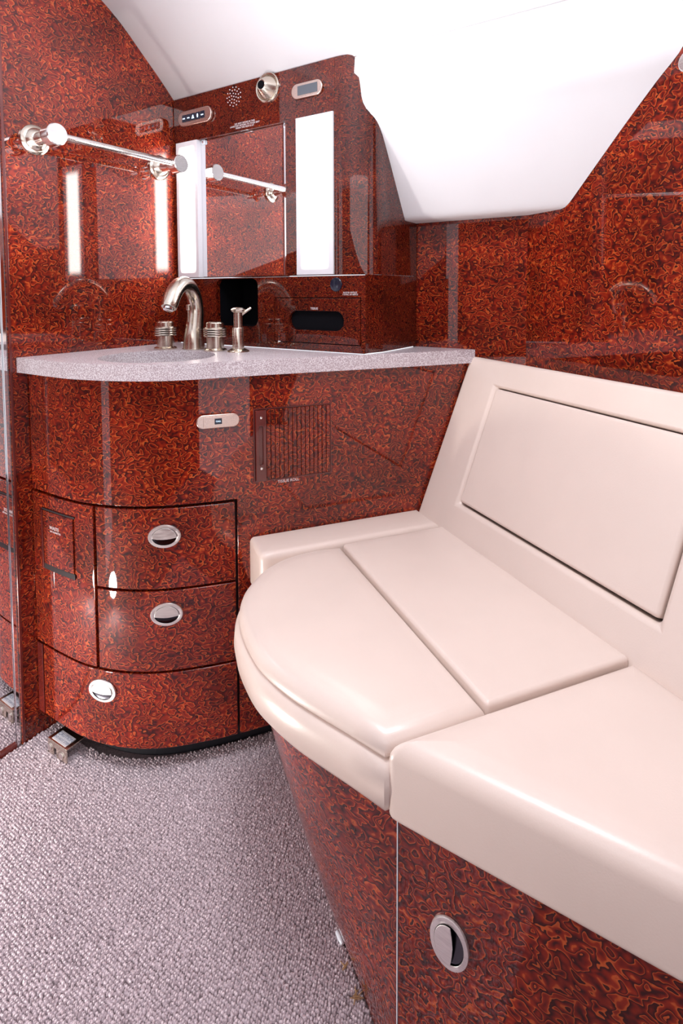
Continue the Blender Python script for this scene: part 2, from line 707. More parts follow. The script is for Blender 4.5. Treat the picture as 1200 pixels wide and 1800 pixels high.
# headliner: one curved vault along the cabin
arc = [(1.131, 1.564), (1.1239, 1.5728), (1.0756, 1.6178), (1.0207, 1.6648), (0.9609, 1.7159), (0.9016, 1.7552),
       (0.82, 1.797), (0.70, 1.842), (0.55, 1.876), (0.38, 1.892), (0.20, 1.885), (0.0, 1.850), (-0.2, 1.79), (-0.4, 1.70), (-0.60, 1.58)]
arc_s = [(p.x, p.y) for p in catmull([(a, z, 0) for a, z in arc], 3)]
rings = []
for b in (1.31, -0.75):
    rings.append([W(a, b, z) for a, z in arc_s])
me = loft_mesh(rings, False, False, closed=False)
ceil = finish(me, 'ceiling', WHITE, smooth_angle=60)
sm = ceil.modifiers.new('thickness', 'SOLIDIFY')
sm.thickness = 0.02
sm.offset = 1.0
structure(ceil)

# forward bulkhead: wood from its rounded free edge to the mirror cabinet, up to the vault
wall_poly = [(0.650, 0.0), (1.135, 0.0), (1.135, 1.56)] + [(a, z + 0.004) for a, z in arc_s if 0.64 < a < 1.13]
wall_poly.append((0.650, 1.866))
structure(plate('wall_forward', wall_poly, FW, -0.03, 0.0, WOOD, bevel=0.005, segs=3))
structure(plate('wall_inboard', [(-0.75, 0), (1.31, 0), (1.31, 1.60), (-0.75, 1.60)],
                Frame(W(-0.60, 0), Mv, ZV, Lv), -0.03, 0.0, WOOD_SATIN))
structure(plate('wall_aft', [(0.25, 0.0), (1.40, 0.0), (1.40, 1.2), (1.15, 1.56), (0.95, 1.73), (0.70, 1.84), (0.25, 1.885)],
                Frame(W(0, -0.72), Lv, ZV, Mv), -0.03, 0.0, WOOD))

structure(plate('trim_2', rect(0.6498, 0.6560, 0.0, 1.85), FW, 0.0003, 0.0024, WOOD_EDGE, bevel=0.0020, segs=3, smooth_angle=50))

# mirror on the forward bulkhead, left of the wood
wm = thing('wall_mirror', W(0.3, 1.2919, 0.0), 'tall mirror flush with the bulkhead left of the towel bar', 'mirror')
plate('mirror_glass', rect(-0.10, 0.6385, 0.012, 1.84), FW, -0.012, -0.006, MIRROR, wm)
plate('edge_strip', rect(0.6390, 0.6475, 0.0, 1.84), FW, -0.012, -0.002, CHROME, wm, bevel=0.001)
plate('bottom_rail', rect(-0.10, 0.6385, 0.0, 0.0118), FW, -0.012, -0.001, WOOD_EDGE, wm)

# outboard wall below the window panel, and the diagonal panel behind the bench
A_OUT = 1.365
FA = Frame(W(A_OUT, 0), Mv, ZV, -Lv)
structure(plate('wall_outboard', rect(0.363, 0.66, 0.80, 1.30), FA, -0.02, 0.0, WOOD))
structure(plate('wall_aft_outboard', rect(-0.20, 1.083, 0.80, 1.88), FB, -0.02, 0.0, WOOD))

# white window panel between the vault and the wood
prof = [(1.1326, 1.566), (1.1362, 1.505), (1.143, 1.447), (1.174, 1.400), (1.208, 1.348), (1.245, 1.289), (1.284, 1.226)]
prof = [(p.x, p.y) for p in catmull([(a, z, 0) for a, z in prof], 4)]
prof_in = list(prof)
prof += [(1.290, 1.217), (1.296, 1.2105), (1.304, 1.2075), (1.363, 1.2075), (1.40, 1.25), (1.40, 1.566)]
n = len(prof)
rings = [[W(a, b, z) for a, z in prof] for b in (0.80, -0.5)]
me = loft_mesh(rings)
bm = bmesh.new()
bm.from_mesh(me)
for co, no in ((Vector((0.907, 0, 0)), Vector((1, 0, 0))), (W(0, 0.722), Mv)):
    r = bmesh.ops.bisect_plane(bm, geom=bm.verts[:] + bm.edges[:] + bm.faces[:], plane_co=co, plane_no=no, clear_outer=True)
    ed = [g for g in r['geom_cut'] if isinstance(g, bmesh.types.BMEdge)]
    bmesh.ops.triangle_fill(bm, edges=ed, use_beauty=True)
bmesh.ops.recalc_face_normals(bm, faces=bm.faces)
bm.to_mesh(me)
bm.free()
wp = finish(me, 'window_panel', WHITE, smooth_angle=40)
info(wp, 'large white sloping window panel under the ceiling above the bench', 'panel')

# ------------------------------------------------------------------ mirror cabinet (upper and lower wood box)
mc = thing('mirror_cabinet', W(1.24, 0.95, 0.887), 'dark lacquered wood cabinet holding the mirror and two lamps above the counter', 'cabinet')
ZJ = 1.0695
# upper box: plan outline with a big rounded corner, extruded
plan = [(1.152, 1.290), (1.152, 0.7455), (1.122, 0.745)]
plan += [(p.x, p.y) for p in catmull([(a, b, 0) for a, b in ((1.1222, 0.744), (1.1237, 0.725), (1.127, 0.709), (1.1318, 0.6950),
                                                              (1.1390, 0.6800), (1.1478, 0.6650), (1.159, 0.6545), (1.180, 0.6500))], 3)]
plan += [(1.362, 0.650), (1.362, 1.290)]
# the window panel's profile limits the case on its outboard side
lim_z = [1.0705, 1.2070, 1.2075] + [q[1] for q in prof_in[::-1]] + [1.5705]
lim_a = [1.3620, 1.3620, 1.2940] + [q[0] + 0.004 for q in prof_in[::-1]] + [1.1340]
rings = [[W(min(a, max(la, 1.181)), b, z) for a, b in plan] for z, la in zip(lim_z, lim_a)]
finish(loft_mesh(rings), 'upper_case', WOOD_FINE, mc, smooth_angle=40)
plate('upper_front', rect(0.7456, 1.290, ZJ + 0.001, 1.5705), FM, -0.0298, 0.0, WOOD_FINE, mc, holes=[rect(0.7475, 1.2795, 1.0722, 1.4487)], bevel=0.0006)
# lower box: square corner, front plate with the niche, the tissue door opening and the socket
low_plan = [(1.136, 1.290), (1.136, 0.657), (1.362, 0.652), (1.362, 1.290)]
NICHE = rrect(0.985, 1.134, 0.941, 1.085, 0.022)
DOOR = rect(0.6745, 0.931, 0.9055, 1.0175)
finish(plate_mesh([(u, v) for u, v in rect(0.6625, 1.288, 0.889, ZJ - 0.001)], FM, -0.014, 0.0,
                  holes=[rrect(0.985, 1.134, 0.941, 1.0665, 0.020), DOOR]), 'lower_front', WOOD_FINE, mc)
FPLAN = Frame((0, 0, 0), Lv, Mv, ZV)
finish(plate_mesh([(1.1365, 0.6625), (1.182, 0.6502), (1.362, 0.650), (1.362, 0.664), (1.1365, 0.672)], FPLAN, 0.889, 1.0703), 'lower_side', WOOD_FINE, mc)
# niche box, dark inside
plate('niche_back', rect(0.975, 1.145, 0.93, 1.068), FM, -0.12, -0.11, BLACK, mc)
plate('niche_lining', rect(0.975, 1.145, 0.930, 1.068), FM, -0.110, -0.0145, BLACK, mc, holes=[rect(0.983, 1.137, 0.938, 1.0675)])
# tissue door with its slot
td = plate('tissue_door', rect(0.6765, 0.929, 0.9075, 1.0155), FM, -0.010, 0.0004, WOOD_FINE, mc,
           holes=[rrect(0.7215, 0.883, 0.938, 0.985, 0.0225, 8)], bevel=0.0008)
plate('slot_lining', rect(0.700, 0.905, 0.925, 0.999), FM, -0.030, -0.0105, BLACK, td)
text('tissue_lettering', 'TISSUE', FM, 0.806, 0.9905, 0.0075, LETTER, td, right=-Mv)
plate('door_backing', rect(0.668, 0.937, 0.899, 1.024), FM, -0.036, -0.031, GAP, mc)
text('outlet_lettering', 'RAZOR OUTLET\n115VAC 60 HERTZ', FM, 0.7035, 1.0265, 0.0052, LETTER, mc, right=-Mv)
text('notice_lettering', 'DO NOT SMOKE IN THIS\nLAVATORY RETURN TO YOUR SEAT\nWHEN THE SIGN IS LIT', FM, 1.023, 1.4618, 0.0062, LETTER, mc, right=-Mv)
# base strip along the counter
plate('base_trim', rect(0.6630, 1.288, 0.8885, 0.8985), FM, 0.0005, 0.003, WOOD_FINE, mc, bevel=0.001)

ro = thing('razor_outlet', FM(0.742, 1.048), 'round black razor socket above the tissue door', 'socket')
lathe('socket_ring', [(0.0165, 0.0), (0.0165, 0.002), (0.0150, 0.003), (0.0135, 0.002)], FM(0.742, 1.048, 0.0005), KEY, ro, axis=-Lv)
lathe('socket_face', [(0.0133, 0.0), (0.0133, 0.0015)], FM(0.742, 1.048, 0.0005), BLACK, ro, axis=-Lv)

# the two lamps and the mirror between
for u0, u1, lab in ((1.1960, 1.2790, 'tall glowing white lamp panel left of the vanity mirror, next to the bulkhead'),
                    (0.7480, 0.8555, 'tall glowing white lamp panel right of the vanity mirror, by the rounded corner')):
    t = thing('vanity_lamp', FM((u0 + u1) / 2, 1.0715), lab, 'lamp', 'lamp panels beside the vanity mirror')
    me = plate_mesh(rect(u0, u1, 1.0725, 1.4483), FM, -0.0165, 0.004)
    uv = me.uv_layers.new(name='UVMap')
    for poly in me.polygons:
        for li in poly.loop_indices:
            co = me.vertices[me.loops[li].vertex_index].co
            uv.data[li].uv = ((co.dot(Mv) - u0) / (u1 - u0), (co.z - 1.0715) / 0.377)
    finish(me, 'diffuser', LAMP, t)
    plate('lamp_back', rect(u0, u1, 1.0725, 1.4483), FM, -0.0285, -0.0168, DARKMETAL, t)
vm = thing('vanity_mirror', FM(1.01, 1.072), 'rectangular frameless mirror between the two lamp panels', 'mirror')
plate('glass', rect(0.8915, 1.1955, 1.0728, 1.4484), FM, -0.0170, -0.0120, MIRROR, vm, bevel=0.0012)
plate('side_trim', rect(0.8562, 0.8910, 1.0728, 1.4484), FM, -0.0290, 0.0005, WOOD_FINE, vm, bevel=0.001)
for cu in (1.1830, 0.8960):
    c = plate('clip', rrect(cu - 0.006, cu + 0.006, 1.4360, 1.4480, 0.002), FM, -0.0118, -0.0070, CLEAR, vm, bevel=0.001)
    lathe('screw', [(0.0035, 0.0), (0.0035, 0.0012), (0.002, 0.002)], FM(cu, 1.4415, -0.0068), CHROME, c, axis=-Lv, seg=12)

# switch panel with five lit keys
sp = thing('light_switches', FM(1.1985, 1.509), 'champagne switch panel with five lit keys at upper left of the cabinet', 'switch')
plate('plate', rrect(1.134, 1.263, 1.489, 1.530, 0.0195, 8), FM, 0.0005, 0.010, CHAMPAGNE, sp, bevel=0.003, smooth_angle=40)
for k in range(5):
    c = 1.2365 - k * 0.0178
    key = plate('key', rrect(c - 0.0078, c + 0.0078, 1.4995, 1.5185, 0.0015), FM, 0.0102, 0.0115, KEY, sp, bevel=0.0006)
    if k in (0, 1, 4):
        plate('symbol', rect(c - 0.0045, c + 0.0045, 1.5070, 1.5098), FM, 0.0117, 0.0120, GLOWKEY, key)
    elif k == 2:
        plate('symbol', [(c - 0.005, 1.5040), (c + 0.005, 1.5040), (c + 0.001, 1.5135), (c - 0.001, 1.5135)], FM, 0.0117, 0.0120, GLOWKEY, key)
    else:
        plate('symbol', ellipse(c, 1.509, 0.0025, 0.0055, 12), FM, 0.0117, 0.0120, GLOWKEY, key)
dp = thing('display_panel', FM(0.821, 1.511), 'champagne plate with a blank grey display at upper right of the cabinet', 'display')
plate('plate', rrect(0.776, 0.8665, 1.4925, 1.5285, 0.017, 8), FM, 0.0005, 0.007, CHAMPAGNE, dp, bevel=0.0025, smooth_angle=40)
plate('screen', rect(0.789, 0.8465, 1.4995, 1.5215), FM, 0.0072, 0.0082, SCREEN, dp, bevel=0.0004)
# speaker perforations
sg = thing('speaker_grille', FM(1.059, 1.539), 'round cluster of small holes of a speaker beside the air nozzle', 'speaker')
bm = bmesh.new()
for rr, cnt in ((0.0, 1), (0.0085, 6), (0.0165, 11), (0.0240, 13)):
    for k in range(cnt):
        a = 2 * math.pi * k / cnt + rr * 40
        c = FM(1.059 + rr * math.cos(a), 1.539 + rr * math.sin(a), 0.0006)
        vs = []
        for j in range(8):
            q = 2 * math.pi * j / 8
            vs.append((c + Mv * 0.0016 * math.cos(q) + ZV * 0.0016 * math.sin(q)))
        lo = [bm.verts.new(p) for p in vs]
        hi = [bm.verts.new(p - Lv * 0.0008) for p in vs]
        bm.faces.new(hi)
        for j in range(8):
            bm.faces.new((lo[j], lo[(j + 1) % 8], hi[(j + 1) % 8], hi[j]))
bmesh.ops.recalc_face_normals(bm, faces=bm.faces)
me = bpy.data.meshes.new('grille')
bm.to_mesh(me)
bm.free()
g = finish(me, 'perforation', LETTER, sg)
g['kind'] = 'stuff'
# air nozzle
an = thing('air_nozzle', FM(0.944, 1.539), 'round brushed metal air nozzle with a dark centre on the cabinet', 'air vent')
lathe('bezel', [(0.0365, 0.0), (0.0365, 0.003), (0.0345, 0.0055), (0.0320, 0.0045), (0.0310, 0.0015)], FM(0.944, 1.539, 0.0005), NICKEL, an, axis=-Lv, seg=40)
lathe('cone', [(0.0305, 0.0015), (0.0285, 0.004), (0.0265, 0.0075), (0.0140, 0.0260), (0.0125, 0.0275), (0.0105, 0.0270)], FM(0.944, 1.539, 0.0005), NICKEL, an, axis=-Lv, seg=40)
lathe('orifice', [(0.0100, 0.0), (0.0100, 0.004), (0.006, 0.005)], FM(0.944, 1.539, 0.0245), BLACK, an, axis=-Lv, seg=24)

# ------------------------------------------------------------------ towel bar on the forward bulkhead
tb = thing('towel_bar', FW(0.895, 1.374), 'brushed nickel towel bar on the wood bulkhead left of the mirror', 'towel bar')
for a in (0.722, 1.067):
    fl_ = lathe('flange', [(0.0335, 0.0005), (0.0335, 0.005), (0.0300, 0.009), (0.0255, 0.0105), (0.0235, 0.014), (0.0180, 0.020), (0.0150, 0.022)],
                FW(a, 1.374), NICKEL, tb, axis=-Mv, seg=36)
    lathe('post', [(0.0150, 0.0222), (0.0140, 0.030), (0.0140, 0.058), (0.0160, 0.0625)], FW(a, 1.374), NICKEL_BRIGHT, tb, axis=-Mv, seg=28)
    lathe('end_cap', [(0.0225, 0.063), (0.0240, 0.0645), (0.0240, 0.0905), (0.0225, 0.0925), (0.0190, 0.0925)], FW(a, 1.374), NICKEL_BRIGHT, tb, axis=-Mv, seg=36)
tube('rod', [FW(0.745, 1.374, 0.079), FW(1.0445, 1.374, 0.079)], 0.0085, NICKEL_BRIGHT, tb, seg=24)

# ------------------------------------------------------------------ vanity below the counter
cpts = [(-0.1757, 1.4545), (-0.1640, 1.4370), (-0.1260, 1.3840), (-0.0780, 1.3210), (-0.0410, 1.2880), (0.0, 1.2590),
        (0.0380, 1.2385), (0.0900, 1.2200), (0.1420, 1.2110), (0.1950, 1.2045), (0.2450, 1.2018), (0.30, 1.2016), (0.45, 1.2016), (0.86, 1.2016)]
curve = np.array([(p.x, p.y) for p in catmull([(x, y, 0) for x, y in cpts], 12)])
for _ in range(60):                              # fair the bow
    curve[1:-1] = curve[1:-1] * 0.5 + (curve[:-2] + curve[2:]) * 0.25


def at_x(x):
    y = float(np.interp(x, curve[:, 0], curve[:, 1]))
    d = 0.004
    ty = float(np.interp(x + d, curve[:, 0], curve[:, 1]) - np.interp(x - d, curve[:, 0], curve[:, 1]))
    t = Vector((2 * d, ty, 0)).normalized()
    return Vector((x, y, 0)), t, Vector((t.y, -t.x, 0))


def curve_xs(x0, x1, step=0.010):
    # dense where the front is steep
    k = max(2, int(abs(x1 - x0) / step) + 1)
    return list(np.linspace(x0, x1, k))


def curved_panel_mesh(x0, x1, z0, z1, e0, e1):
    xs = curve_xs(x0, x1)
    rings = []
    for x in xs:
        p, t, nn = at_x(x)
        rings.append([p + nn * e0 + ZV * z0, p + nn * e1 + ZV * z0, p + nn * e1 + ZV * z1, p + nn * e0 + ZV * z1])
    return loft_mesh(rings)


def curved_panel(name, x0, x1, z0, z1, e0, e1, mat, parent, bevel=0.0012):
    return finish(curved_panel_mesh(x0, x1, z0, z1, e0, e1), name, mat, parent, smooth_angle=35, bevel=bevel)


vc = thing('vanity_cabinet', (0.10, 1.40, 0.0), 'bow fronted lacquered mahogany vanity with three drawers under the counter', 'cabinet')
XL = -0.1745
# carcass behind the fronts, dark in the gaps
xs = curve_xs(XL, 0.84)
outl = []
for x in xs:
    p, t, nn = at_x(x)
    q = p - nn * 0.0185
    outl.append((q.x, q.y))
outl += [(0.80, 1.235), (0.50, 1.30), (0.20, 1.55), (-0.10, 1.485)]
me = loft_mesh([[(x, y, z) for x, y in outl] for z in (0.066, 0.850)])
finish(me, 'carcass', GAP, vc)
outl2 = []
for x in curve_xs(-0.13, 0.70):
    p, t, nn = at_x(x)
    q = p - nn * 0.055
    outl2.append((q.x, q.y))
outl2 += [(0.70, 1.30), (0.20, 1.50), (-0.05, 1.50)]
finish(loft_mesh([[(x, y, z) for x, y in outl2] for z in (0.001, 0.065)]), 'toe_kick', TOE, vc)
XJ = 0.2435
xs_a, xs_b = curve_xs(XL, XJ), curve_xs(XJ, 0.845, 0.03)
V_, F_ = [], []


def _col(x, zs):
    p, t, nn = at_x(x)
    base = len(V_)
    for z in zs:
        V_.append(p + ZV * z)
    return base


ca = [_col(x, (0.5865, 0.8525)) for x in xs_a[:-1]]
cb = [_col(x, (0.0605, 0.5865, 0.8525)) for x in xs_b]
for i in range(len(ca) - 1):
    F_.append((ca[i], ca[i + 1], ca[i + 1] + 1, ca[i] + 1))
F_.append((ca[-1], cb[0] + 1, cb[0] + 2, ca[-1] + 1))
for i in range(len(cb) - 1):
    F_.append((cb[i], cb[i + 1], cb[i + 1] + 1, cb[i] + 1))
    F_.append((cb[i] + 1, cb[i + 1] + 1, cb[i + 1] + 2, cb[i] + 2))
fo = finish(mesh_of(V_, F_, recalc=False), 'facade', WOOD, vc, smooth_angle=35)
_sm = fo.modifiers.new('thickness', 'SOLIDIFY')
_sm.thickness = 0.018
_sm.offset = -1.0
_bv_ = fo.modifiers.new('bevel', 'BEVEL')
_bv_.width, _bv_.segments, _bv_.limit_method = 0.0012, 2, 'ANGLE'
_bv_.harden_normals = True
ZT, ZG1, ZG2, ZB = 0.5805, 0.4065, 0.2280, 0.0605
waste = curved_panel('waste_door', XL, -0.0445, ZG2 + 0.0025, ZT, -0.018, 0.0, WOOD, vc)
d1 = curved_panel('drawer', -0.0395, 0.2385, ZG1 + 0.0025, ZT, -0.018, 0.0, WOOD, vc, bevel=0.0018)
d2 = curved_panel('drawer', -0.0395, 0.2385, ZG2 + 0.0025, ZG1 - 0.0025, -0.018, 0.0, WOOD, vc, bevel=0.0018)
d3 = curved_panel('drawer', XL + 0.014, 0.2385, ZB, ZG2 - 0.0025, -0.018, 0.0, WOOD, vc, bevel=0.0018)
curved_panel('edge_strip', XL, XL + 0.0125, ZB, ZG2 - 0.0025, -0.018, 0.001, WOOD_EDGE, vc, bevel=0.001)
# waste flap: a sunk push plate in the door
flap = curved_panel('waste_flap', -0.1475, -0.0835, 0.4250, 0.5455, 0.0006, 0.0040, WOOD, waste, bevel=0.001)
curved_panel('flap_lip', -0.1485, -0.0815, 0.4120, 0.4245, 0.0006, 0.0030, GAP, waste, bevel=0.0006)
curved_panel('flap_head', -0.1515, -0.0805, 0.5458, 0.5500, 0.0006, 0.0022, GAP, waste, bevel=0.0004)
curved_panel('flap_jamb', -0.1525, -0.1482, 0.4120, 0.5455, 0.0006, 0.0046, WOOD_EDGE, waste, bevel=0.0006)
p, t, nn = at_x(-0.122)
FT = Frame(p, t, ZV, nn)
text('waste_lettering', 'WASTE', FT, 0.0, 0.5120, 0.0105, LETTER, waste, e=0.0046)
text('waste_lettering', 'NO CIGARETTES', FT, 0.004, 0.5040, 0.0052, LETTER, waste, e=0.0046)


def latch(parent, c, right, up, nn, rw, rh):
    """Oval flush latch: bright ring, dark cup and a half-moon finger flap on the 'up' side."""
    c, right, up, nn = (Vector(q) for q in (c, right, up, nn))

    def el(f, e, k=36, df=0.0):
        return [c + right * math.cos(2 * math.pi * i / k) * (rw * f - df) + up * math.sin(2 * math.pi * i / k) * (rh * f - df) + nn * e for i in range(k)]
    rg = finish(loft_mesh([el(1, 0.0005), el(1, 0.0022), el(0.97, 0.0038), el(0.765, 0.0042), el(0.752, 0.0038), el(0.75, 0.0010)], False, False),
                'latch_ring', SATIN, parent, smooth_angle=50)
    finish(loft_mesh([el(0.745, 0.0038), el(0.72, 0.0022), el(0.55, 0.0010)], False, True), 'latch_cup', DARKMETAL, parent, smooth_angle=50)
    top = []
    k = 22
    for i in range(k + 1):
        a = math.radians(-8 + 196 * i / k)
        top.append((math.cos(a) * rw * 0.735, math.sin(a) * rh * 0.735))
    x1, y1 = top[-1]
    x0, y0 = top[0]
    for i in range(1, 8):
        f = i / 8
        top.append((x1 + (x0 - x1) * f, y1 - math.sin(math.pi * f) * rh * 0.12))

    def e_of(v):
        return 0.0048 + 0.0022 * (0.735 - v / rh) / 1.4
    lo = [c + right * u + up * v + nn * (e_of(v) - 0.0012) for u, v in top]
    hi = [c + right * u + up * v + nn * e_of(v) for u, v in top]
    finish(loft_mesh([lo, hi]), 'latch_flap', SATIN, parent, bevel=0.0004)


for dr, x, z in ((d1, 0.0940, 0.5225), (d2, 0.0955, 0.3550), (d3, -0.0335, 0.1815)):
    p, t, nn = at_x(x)
    latch(dr, p + ZV * z, t, ZV, nn, 0.0335, 0.0245)

# switch plate on the vanity front
vp = thing('switch_plate', FV(0.2043, 0.745, 0.002), 'champagne pill shaped switch plate with one dark key on the vanity', 'switch')
plate('plate', rrect(0.1595, 0.2490, 0.7465, 0.7755, 0.0140, 8), FV, 0.003, 0.0085, CHAMPAGNE, vp, bevel=0.002, smooth_angle=40)
plate('inlay', rect(0.1735, 0.2345, 0.7505, 0.7715), FV, 0.0087, 0.0092, CHAMPAGNE, vp, bevel=0.0003)
kk = plate('key', rect(0.1965, 0.2115, 0.7550, 0.7670), FV, 0.0094, 0.0104, KEY, vp, bevel=0.0004)
text('key_lettering', 'CALL', FV, 0.2040, 0.7612, 0.0045, GLOWKEY, kk, e=0.0106)

# tissue roll compartment with a tambour shutter
tr = thing('tissue_roll_shutter', FV(0.37, 0.62, 0.0), 'wooden tambour shutter over the tissue roll in the vanity front', 'shutter')
plate('frame', rect(0.2795, 0.4595, 0.6185, 0.7795), FV, 0.0005, 0.0022, WOOD_EDGE, tr, holes=[rect(0.2825, 0.4570, 0.6212, 0.7768)], bevel=0.0005)
plate('backing', rect(0.2826, 0.4569, 0.6213, 0.7767), FV, 0.0005, 0.0008, GAP, tr)
hnd = plate('handle', rect(0.2832, 0.3070, 0.6218, 0.7762), FV, 0.0009, 0.0075, WOOD_EDGE, tr, bevel=0.0012, holes=[rrect(0.2905, 0.3000, 0.6560, 0.7420, 0.0045)])
plate('finger_slot', rrect(0.2906, 0.2999, 0.6561, 0.7419, 0.0044), FV, 0.0009, 0.0035, WOOD_EDGE, hnd)
for z in (0.6490, 0.7600):
    lathe('screw', [(0.0028, 0.0), (0.0028, 0.0008), (0.0015, 0.0012)], FV(0.2955, z, 0.0076), NICKEL_BRIGHT, hnd, axis=(0, -1, 0), seg=10)
ns = 15
sw_ = (0.4563 - 0.3078) / ns
base_me = None
for k in range(ns):
    u0 = 0.3078 + sw_ * k
    me = plate_mesh(rect(u0 + 0.0005, u0 + sw_ - 0.0005, 0.6218, 0.7762), FV, 0.0009, 0.0036)
    finish(me, 'slat', WOOD, tr, bevel=0.0009)
text('shutter_lettering', 'TISSUE ROLL', FV, 0.3580, 0.6130, 0.0088, LETTER, vc, e=0.0006)

# ------------------------------------------------------------------ counter and basin
cf = [(-0.1955, 1.4395), (-0.1800, 1.4215), (-0.1315, 1.3540), (-0.0836, 1.2930), (-0.0400, 1.2535), (0.0034, 1.2230), (0.0430, 1.2020), (0.0769, 1.1890),
      (0.1100, 1.1815), (0.1416, 1.1790), (0.1800, 1.1800), (0.2232, 1.1840), (0.3489, 1.1850), (0.55, 1.1845), (0.8365, 1.1845)]
front = [(p.x, p.y) for p in catmull([(x, y, 0) for x, y in cf], 6)]
cor = [W(A_OUT - 0.001, 0.652), W(1.18, 0.652), W(1.123, 0.664), W(1.121, 1.2905)]
cpoly = front + [(p.x, p.y) for p in cor]
FC = Frame((0, 0, 0), (1, 0, 0), (0, 1, 0), ZV)
BC, BR = Vector((0.098, 1.348, 0)), 0.126
ct = thing('countertop', (0.30, 1.30, 0.854), 'speckled lavender solid surface countertop with a rounded front', 'countertop')
hole = ellipse(BC.x, BC.y, BR, BR, 56)
finish(plate_mesh(cpoly, FC, 0.8535, 0.8870, holes=[hole]), 'slab', COUNTER, ct, bevel=0.0018, smooth_angle=30)
sb = thing('sink_basin', (BC.x, BC.y, 0.72), 'round metal sink basin set under the countertop', 'sink')
lathe('bowl', [(BR - 0.0005, 0.8560), (BR - 0.004, 0.8560), (BR - 0.012, 0.845), (BR - 0.025, 0.82), (BR - 0.05, 0.785), (BR - 0.09, 0.765), (0.02, 0.760)],
      (BC.x, BC.y, 0), NICKEL, sb, seg=48, smooth_angle=50, cap=False)
lathe('drain', [(0.022, 0.761), (0.022, 0.763), (0.012, 0.7625)], (BC.x, BC.y, 0), CHROME, sb, seg=24)

# ------------------------------------------------------------------ faucet set
FX = Vector((0.1955, 1.4830, 0.887))
fdir = (BC - Vector((FX.x, FX.y, 0))).normalized()
fa = thing('faucet', FX, 'brushed nickel arched faucet spout between the two ribbed handles', 'faucet')
path = [(0.0, 0.0), (0.0, 0.03), (-0.007, 0.065), (-0.012, 0.100), (-0.002, 0.134), (0.026, 0.158), (0.060, 0.160), (0.090, 0.143), (0.110, 0.118), (0.117, 0.106)]
rad = [0.0275, 0.0245, 0.0215, 0.0195, 0.0185, 0.0185, 0.0190, 0.0195, 0.0190, 0.0175]
pp = catmull([FX + fdir * d + ZV * (h + 0.002) for d, h in path], 6)
tube('spout', pp, interp(rad, len(pp)), NICKEL, fa, seg=28)
tipd = (pp[-1] - pp[-3]).normalized()
lathe('aerator', [(0.0125, 0.0005), (0.0120, 0.006), (0.008, 0.007)], pp[-1], CHROME, fa, axis=tipd, seg=24)
lathe('base_ring', [(0.0300, 0.0005), (0.0300, 0.0018), (0.0280, 0.0022)], FX, NICKEL, fa, seg=32)
lk = FX - Vector((-0.012, 0.025, 0)) * 0.0
side = Vector((-0.6, -0.8, 0)).normalized()
tube('lift_rod', [FX + side * 0.026 + ZV * 0.070, FX + side * 0.026 + ZV * 0.100], 0.0022, NICKEL, fa, seg=10)
lathe('lift_knob', [(0.0055, 0.0), (0.0060, 0.002), (0.0060, 0.012), (0.0045, 0.014)], FX + side * 0.026 + ZV * 0.0995, NICKEL, fa, seg=16)

hp = [(0.0285, 0.0003), (0.0285, 0.003), (0.0240, 0.0055), (0.0215, 0.0065)]
H1 = Vector((0.1290, 1.5150, 0.887))
H2 = Vector((0.2385, 1.4190, 0.887))
h1 = thing('water_tap', H1, 'ribbed nickel tap handle nearest the bulkhead, left of the spout', 'tap', 'ribbed tap handles')
lathe('escutcheon', hp, H1, NICKEL, h1)
lathe('stem', [(0.0212, 0.0066), (0.0212, 0.034)], H1, NICKEL, h1)
prf = [(0.0225, 0.0342)]
z = 0.0345
for k in range(4):
    prf += [(0.0278, z + 0.0004), (0.0284, z + 0.0024), (0.0278, z + 0.0044), (0.0250, z + 0.0049)]
    z += 0.0055
lathe('ribbed_grip', prf + [(0.0235, z + 0.001)], H1, NICKEL, h1, smooth_angle=25)
lathe('cap', [(0.0215, z + 0.0012), (0.0215, z + 0.011), (0.0195, z + 0.0135), (0.0150, z + 0.0145)], H1, NICKEL, h1)
dup(h1, H2 - H1, 'ribbed nickel tap handle between the spout and the soap pump')

S0 = Vector((0.2850, 1.3700, 0.887))
so = thing('soap_pump', S0, 'slim nickel soap pump with a mushroom top on the counter', 'soap dispenser')
lathe('collar', [(0.0270, 0.0003), (0.0265, 0.0025), (0.0170, 0.0075)], S0, NICKEL, so)
lathe('body', [(0.0140, 0.0076), (0.0140, 0.057), (0.0132, 0.0585)], S0, NICKEL, so)
lathe('plunger', [(0.0105, 0.0587), (0.0105, 0.0945)], S0, NICKEL, so)
lathe('pump_head', [(0.0110, 0.0946), (0.0165, 0.0985), (0.0175, 0.1020), (0.0130, 0.1060), (0.0050, 0.1075)], S0, NICKEL, so)
nd = (right0 * 0.92 + fw_h * 0.35).normalized()
tube('nozzle', [S0 + nd * 0.008 + ZV * 0.0895, S0 + nd * 0.032 + ZV * 0.1055], [0.0042, 0.0030], NICKEL, so, seg=12)

